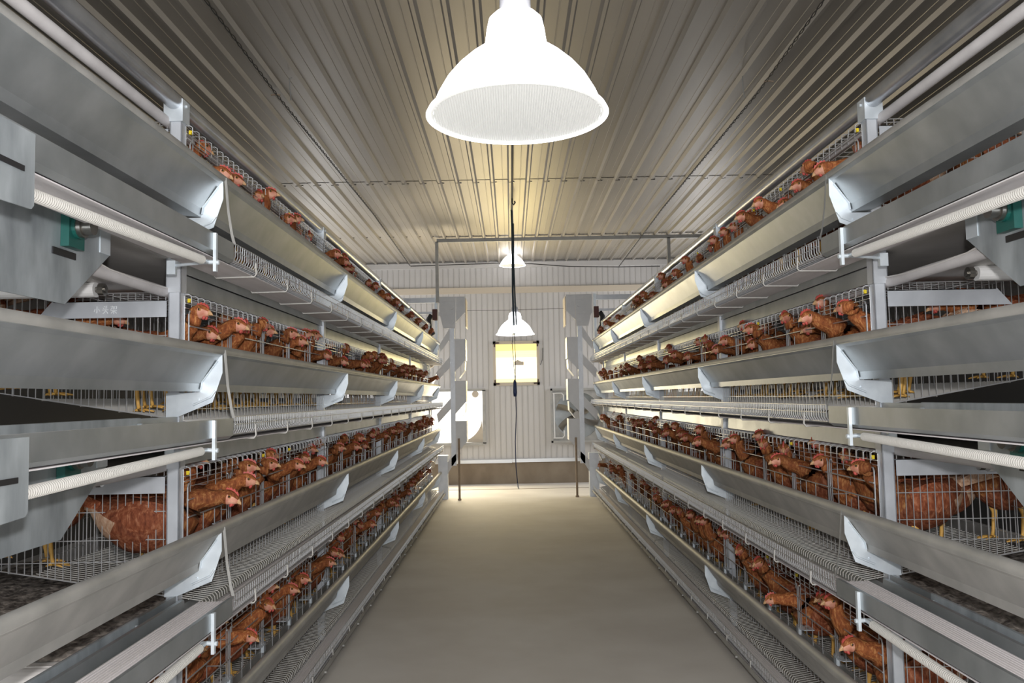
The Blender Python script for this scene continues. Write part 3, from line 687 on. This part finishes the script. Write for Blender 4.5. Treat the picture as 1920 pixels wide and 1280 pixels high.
# ------------------------------------------------------------ cords
e = empty('extension_lead', (.045, 8.85, CZ-.03), 'dark cord hanging past the window with a blue plug near its middle', 'cord')
link('upper_cable', G().tube([(0, 0, 0), (.004, 0, -.3), (-.004, 0, -.9), (.003, 0, -1.35)], .011, 6).tube([(.016, 0, -.15), (.012, 0, -.6), (.020, 0, -1.0), (.03, 0, -1.28)], .008, 6).mesh('cord_upper', M['bluegrey'], True), e)
link('thin_lead', G().tube([(.0, 0, -1.3), (-.022, -.01, -1.45), (-.012, -.01, -1.6), (.004, 0, -1.85)], .0032, 5).tube([(.003, 0, -1.3), (.012, 0, -1.6), (.006, 0, -1.86)], .0032, 5).mesh('cord_thin_lead', M['dark']), e)
link('plug', G().tube([(0, 0, -1.84), (0, 0, -1.87), (0, 0, -1.98), (0, 0, -2.02)], [.008, .018, .022, .016], 12).mesh('cord_plug', M['blue'], True), e)
link('lower_cable', G().tube([(.006, 0, -2.0), (.010, 0, -2.2), (-.008, 0, -2.5), (-.006, 0, -2.75), (.008, 0, -2.94)], .0048, 6).mesh('cord_lower', M['blue'], True), e)
link('cable_tip', G().tube([(.008, 0, -2.94), (.014, 0, -2.98), (.022, 0, -3.0)], [.009, .008, .003], 8).mesh('cord_tip', M['white'], True), e)
tag(link('ceiling_cable', G().tube([(.05, 1.0, 0), (.045, 4, .005), (.052, 7, 0), (.05, 8.84, 0)], .009, 6).tube([(.05, 8.3, 0), (.05, 8.3, -.05), (.065, 8.3, -.07), (.08, 8.3, -.05), (.075, 8.3, -.03)], .007, 6).mesh('ceiling_cable', M['dark'], True), None, (0, 0, CZ-.035)), 'black cable fixed along the middle of the ceiling above the lamps', 'cable')
def twisted(pts):
    g = G(); out = []; out2 = []
    for a, b in zip(pts[:-1], pts[1:]):
        a = Vector(a); b = Vector(b); n = max(2, int((b-a).length/.035))
        for i in range(n):
            p = a.lerp(b, i/n); an = len(out)*1.1
            out.append(p+Vector((.006*math.cos(an), 0, .006*math.sin(an)))); out2.append(p-Vector((.006*math.cos(an), 0, .006*math.sin(an))))
    return g.tube(out, .0035, 4).tube(out2, .0035, 4)
tag(link('twisted_wire', twisted([(-1.48, 2.0, 2.02), (-1.49, 5.3, 2.0), (-1.45, 8.8, 2.01), (-1.42, 11.9, 1.93)]).mesh('twisted_wire', M['dark'])), 'thin black twisted wire along the ceiling on the left', 'wire', 'ceiling wires')
tag(link('twisted_wire', twisted([(1.58, 2.0, 2.02), (1.69, 5.4, 2.0), (1.68, 8.8, 2.01), (1.60, 11.9, 1.86)]).mesh('twisted_wire', M['dark'])), 'thin black twisted wire along the ceiling on the right', 'wire', 'ceiling wires')
tag(link('cross_wire', G().tube([(-1.42, 11.9, 1.93), (-.7, 11.9, 1.94), (.0, 11.9, 1.95), (.35, 11.9, 1.93), (.9, 11.9, 1.88), (1.6, 11.9, 1.86), (2.2, 11.9, 1.86)], .007, 5).mesh('cross_wire', M['dark'])), 'dark wire sagging across the top of the end wall', 'wire')
tag(link('cross_wire', G().tube([(-.568, 10.9, 1.16), (0, 10.9, 1.155), (.728, 10.9, 1.165)], .0035, 4).mesh('cross_wire', M['dark'])), 'fine line strung between the two elevator heads', 'wire')
for x, y, nm in ((-1.36, 5.1, 'left'), (1.53, 5.2, 'right')):
    tag(link('hanging_wire_hook', G().tube([(.015, 0, .145), (0, 0, .14), (.002, 0, .07), (.010, 0, .0)], .004, 5).mesh('wire_hook', M['galvd']), None, (x, y, CZ-.165)), f'short bent wire hook hanging from the {nm} side of the ceiling', 'hook')
for x, y, nm in ((-1.50, 5.28, 'left'), (1.70, 5.2, 'right')):
    tag(link('wire_tie', G().tube([(-.03, 0, 0), (0, 0, .004), (.03, 0, -.002)], .006, 5).mesh('wire_tie', M['wood']), None, (x, y, 2.0)), f'tan tie on the {nm} ceiling wire', 'tie')

# ------------------------------------------------------------ hens
def spline(P, n):
    out = []
    m = len(P)
    for i in range(m-1):
        p0, p1, p2, p3 = P[max(i-1, 0)], P[i], P[i+1], P[min(i+2, m-1)]
        for k in range(n):
            t = k/n
            out.append(tuple(.5*((2*p1[j])+(-p0[j]+p2[j])*t+(2*p0[j]-5*p1[j]+4*p2[j]-p3[j])*t*t+(-p0[j]+3*p1[j]-3*p2[j]+p3[j])*t**3) for j in range(len(p1))))
    out.append(P[-1]); return out
# pose: neck lift, neck reach, head yaw
def hen_parts(seed, lift, reach, yaw, drop=0, tilt=0):
    rr = random.Random(seed)
    H = .19
    nb = (.085, 0, H+.045)
    # head position
    cy, sy = math.cos(yaw), math.sin(yaw)
    hx = .085+.055+reach; hz = H+.06+lift; hy = sy*.02
    hd = Vector((cy*math.cos(tilt), sy*math.cos(tilt), math.sin(tilt)))
    hc = Vector((hx, hy, hz))
    mid = Vector(((nb[0]+hx)/2+.012, hy*.3, (nb[2]+hz)/2))
    P = [(-.205, 0, H+.055, .006, .012), (-.175, 0, H+.05, .030, .026), (-.12, 0, H+.02, .068, .062), (-.05, 0, H-.008, .082, .080), (.02, 0, H-.005, .078, .080), (.065, 0, H+.02, .055, .060),
         (nb[0]+.015, 0, nb[2]+.015, .037, .036), (mid.x, mid.y, mid.z+.008, .0245, .026)]
    nk = hc-hd*.022+Vector((0, 0, -.004))
    P += [(nk.x, nk.y, nk.z, .0205, .0215), (hc.x, hc.y, hc.z, .0215, .0235)]
    q = hc+hd*.017; P.append((q.x, q.y, q.z-.002, .0165, .0185)); q = hc+hd*.030; P.append((q.x, q.y, q.z-.005, .008, .0095))
    path = spline(P, 4); n = 14; g = G(); pts = [Vector(p[:3]) for p in path]; ns = len(path)
    vs = []; side = Vector((0, 1, 0))
    for i, p in enumerate(path):
        t = (pts[min(i+1, ns-1)]-pts[max(i-1, 0)]).normalized()
        sd = (side-t*side.dot(t)).normalized() if i < ns-13 else Vector((-hd.y, hd.x, 0)).normalized()
        if i >= ns-13: sd = (sd*(min(1, (i-ns+14)/6))+side*(1-min(1, (i-ns+14)/6))); sd = (sd-t*sd.dot(t)).normalized()
        upv = t.cross(sd)*-1
        if upv.z < 0 and abs(t.z) < .8: upv = -upv
        for k in range(n):
            a = 2*PI*k/n; j = 1+rr.uniform(-.035, .035)*(1 if i < ns-10 else 0)
            vs.append(pts[i]+sd*math.cos(a)*p[3]*j+upv*math.sin(a)*p[4]*j)
    fs = []; mi = []
    for i in range(ns-1):
        for k in range(n):
            fs.append((i*n+k, i*n+(k+1) % n, (i+1)*n+(k+1) % n, (i+1)*n+k))
            am = math.sin(2*PI*(k+.5)/n)
            if i >= ns-9 and am < .62: mi.append(1)
            elif i >= ns-26: mi.append(2)
            elif i < 9 and am < .2: mi.append(3)
            else: mi.append(0)
    fs += [tuple(range(n)), tuple((ns-1)*n+k for k in range(n))]; mi += [0, 1]
    b = len(g.v); g.add(vs, fs); g.m = mi
    parts = {'body': (g, [M['feather'], M['skin'], M['hackle'], M['pale']], True)}
    # wings + tail
    g = G()
    for sg in (-1, 1):
        rows = []
        for i in range(8):
            t = i/7; x = .055-.20*t; w = .058*math.sin(PI*min(1, .18+t*.80))**.7
            yo = sg*(.066+.020*math.sin(PI*t)-.03*t*t); z = H+.008+.018*t
            rows.append([(x, yo*.86, z+w*.95), (x, yo+sg*.008, z+w*.35), (x-.006, yo+sg*.007, z-w*.4), (x-.014, yo*.95, z-w*.8)])
        v = [q for r_ in rows for q in r_]; g.add(v, [(i*4+k, i*4+k+1, (i+1)*4+k+1, (i+1)*4+k) for i in range(7) for k in range(3)])
    parts['wing'] = (g, [M['feather']], True)
    g = G()
    for k in range(5):
        a = (k-2)*.05
        g.add([(-.15, a*.3-.012, H+.07), (-.15, a*.3+.012, H+.07), (-.245, a+.010, H+.115-abs(a)*.3), (-.245, a-.010, H+.115-abs(a)*.3), (-.20, a*.6, H+.10), (-.16, a*.3, H+.045)], [(0, 1, 4), (1, 2, 4), (2, 3, 4), (3, 0, 4), (0, 5, 1), (5, 3, 2), (5, 2, 1), (0, 3, 5)])
    parts['tail'] = (g, [M['pale'] if seed % 2 else M['feather']], False)
    rt = Vector((-hd.y, hd.x, 0)).normalized(); up = hd.cross(rt)*1
    if up.z < 0: up = -up
    def L(a, b_, c): return hc+hd*a+rt*b_+up*c
    g = G().tube([L(.022, 0, .000), L(.031, 0, -.003), L(.040, 0, -.010), L(.042, 0, -.014)], [.0082, .0062, .0030, .0008], 8)
    g.tube([L(.024, 0, -.007), L(.036, 0, -.010), L(.043, 0, -.012)], [.006, .004, .001], 6)
    parts['beak'] = (g, [M['beak']], True)
    g = G(); cz = [(.029, .003), (.029, .014), (.023, .023), (.019, .020), (.013, .029), (.008, .025), (.002, .031), (-.004, .026), (-.011, .028), (-.016, .014)]
    poly = [L(a, -.0022, c) for a, c in cz]; poly2 = [L(a, .0022, c) for a, c in cz]; m_ = len(cz)
    g.add(poly+poly2, [tuple(range(m_)), tuple(range(m_, 2*m_))[::-1]]+[(i, (i+1) % m_, m_+(i+1) % m_, m_+i) for i in range(m_)])
    parts['comb'] = (g, [M['comb']], False)
    g = G()
    for sg in (-1, 1):
        g.tube([L(.018, sg*.006, -.012), L(.016, sg*.007, -.019), L(.013, sg*.007, -.024), L(.012, sg*.006, -.026)], [.003, .0052, .0042, .001], 7)
    parts['wattle'] = (g, [M['comb']], True)
    ey = []
    for sg in (-1, 1):
        g = G(); c = L(.008, sg*.0185, .006)
        for r_, off, mi_ in ((.0058, .0, 0), (.0034, .0034, 1)):
            pr = [(r_*math.sin(PI*i/6), r_*math.cos(PI*i/6)) for i in range(7)]
            vs = []; 
            for a, b_ in pr:
                for k in range(8): vs.append(c+rt*sg*off+hd*(a*math.cos(k*PI/4))+rt*(a*math.sin(k*PI/4))*.8+up*b_)
            g.add(vs, [(i*8+k, i*8+(k+1) % 8, (i+1)*8+(k+1) % 8, (i+1)*8+k) for i in range(6) for k in range(8)], mi_)
        ey.append(('eye', (g, [M['iris'], M['eye']], True)))
    lg = []
    for sg in (-1, 1):
        g = G(); x = .0+.025*sg*(1 if seed % 2 else -1); y = sg*.038; zf = .006
        g.tube([(x, y, H-.06), (x-.012, y, H-.10), (x-.004, y, .03), (x, y, zf+.004)], [.014, .009, .0055, .006], 8)
        for an, ln in ((0, .055), (.55, .046), (-.55, .046), (PI, .022)):
            g.tube([(x, y, zf+.004), (x+.5*ln*math.cos(an), y+.5*ln*math.sin(an), zf+.003), (x+ln*math.cos(an), y+ln*math.sin(an), zf-.002)], [.0055, .0042, .002], 6)
        lg.append(('leg', (g, [M['leg']], True)))
    return parts, ey, lg
POSES = [(.065, .028, .0, 0, 0, 'neck raised'), (.035, .060, .15, 0, -.1, 'neck stretched out'), (.075, .020, .9, 0, 0, 'head turned aside'), (.005, .060, -.2, 0, -.25, 'head held low'),
         (.060, .030, -.9, 0, .05, 'head turned aside'), (.095, .008, .3, 0, .12, 'neck raised high')]
VAR = []
for i, (lift, reach, yaw, _, tilt, txt) in enumerate(POSES):
    parts, ey, lg = hen_parts(i+3, lift, reach, yaw, 0, tilt)
    near = [('body',)+(parts['body'][0].mesh('hen_body', parts['body'][1], True),)]
    for nm in ('wing', 'tail', 'beak', 'comb', 'wattle'):
        g, ms, sm = parts[nm]; near.append((nm, g.mesh('hen_'+nm, ms, sm)))
    for nm, (g, ms, sm) in ey+lg: near.append((nm, g.mesh('hen_'+nm, ms, sm)))
    # far copy: all in one mesh
    allg = G(); mats = []
    for nm, (g, ms, sm) in list(parts.items())+ey+lg:
        idx = []
        for m in ms:
            if m not in mats: mats.append(m)
            idx.append(mats.index(m))
        b = len(allg.v); allg.v += g.v; allg.f += [tuple(q+b for q in f) for f in g.f]; allg.m += [idx[k] for k in g.m]
    VAR.append((near, allg.mesh('hen', mats, True), txt))
nhen = 0
def hen(s, y, u, tz, v, near, label, yaw=0, sc=1.0, group=None, zoff=0):
    global nhen; nhen += 1
    x = XC+s*(1.10-u); z = tz+FLZ(u-.02)+.002+zoff
    rz = (PI if s == 1 else 0)+yaw
    nr, far, txt = VAR[v]
    pitch = 0
    if near:
        e = empty('hen', (x, y, z), label, 'hen', group, (0, 0, rz)); e.scale = (sc, sc, sc)
        for nm, me in nr: link(nm, me, e)
    else:
        e = link('hen', far, None, (x, y, z), (0, 0, rz)); e.scale = (sc, sc, sc); tag(e, label, 'hen', group)
    return e
for s, (sn, Y0) in SIDES.items():
    for t in range(4):
        for c in range(20):
            r = random.Random(1000*t+c*7+(s+1)*333)
            sec = c//5
            n = 3 if c < 4 else (2 if c < 14 else (2 if r.random() < .3 else 1))
            if t == 3 and c >= 12: n = 1
            if t == 0 and c >= 5 and n > 1 and r.random() < .4: n = 1
            order = ['nearer', 'middle', 'farther'] if n == 3 else ['nearer', 'farther']
            for i in range(n):
                y = Y0+.012+c*CELL+CELL*(i+.5)/n+r.uniform(-.02, .02)
                u = -.125+r.uniform(-.06, .03)
                if n == 3 and i == 1: u -= .09
                v = r.randrange(6)
                txt = VAR[v][2]
                who = (order[i]+' hen') if n > 1 else 'hen'
                label = f'{who}, {txt}, {ORD[c]} cage from near end, {TN[t]}, {sn} row'
                if n == 1: label = 'lone '+label
                sc = r.uniform(.97, 1.06)
                hen(s, y, u, TZ[t], v, c < 6, label, r.uniform(-.28, .28), sc, f'hens in the {TN[t]} of the {sn} row')
        # birds seen through the near end panel, deeper in
        for i, (u, yy, yw, v) in enumerate(((-.47, .13, 0.1, 3), (-.62, .16, PI-.2, 1), (-.86, .15, PI+.1, 0))):
            hen(s, Y0+yy, u, TZ[t], v, True, f'hen seen through the {sn} end panel, {TN[t]}, {["just behind the first cage", "facing away from the aisle", "deepest from the aisle"][i]}', yw, 1.0, f'hens behind the {sn} end panels')
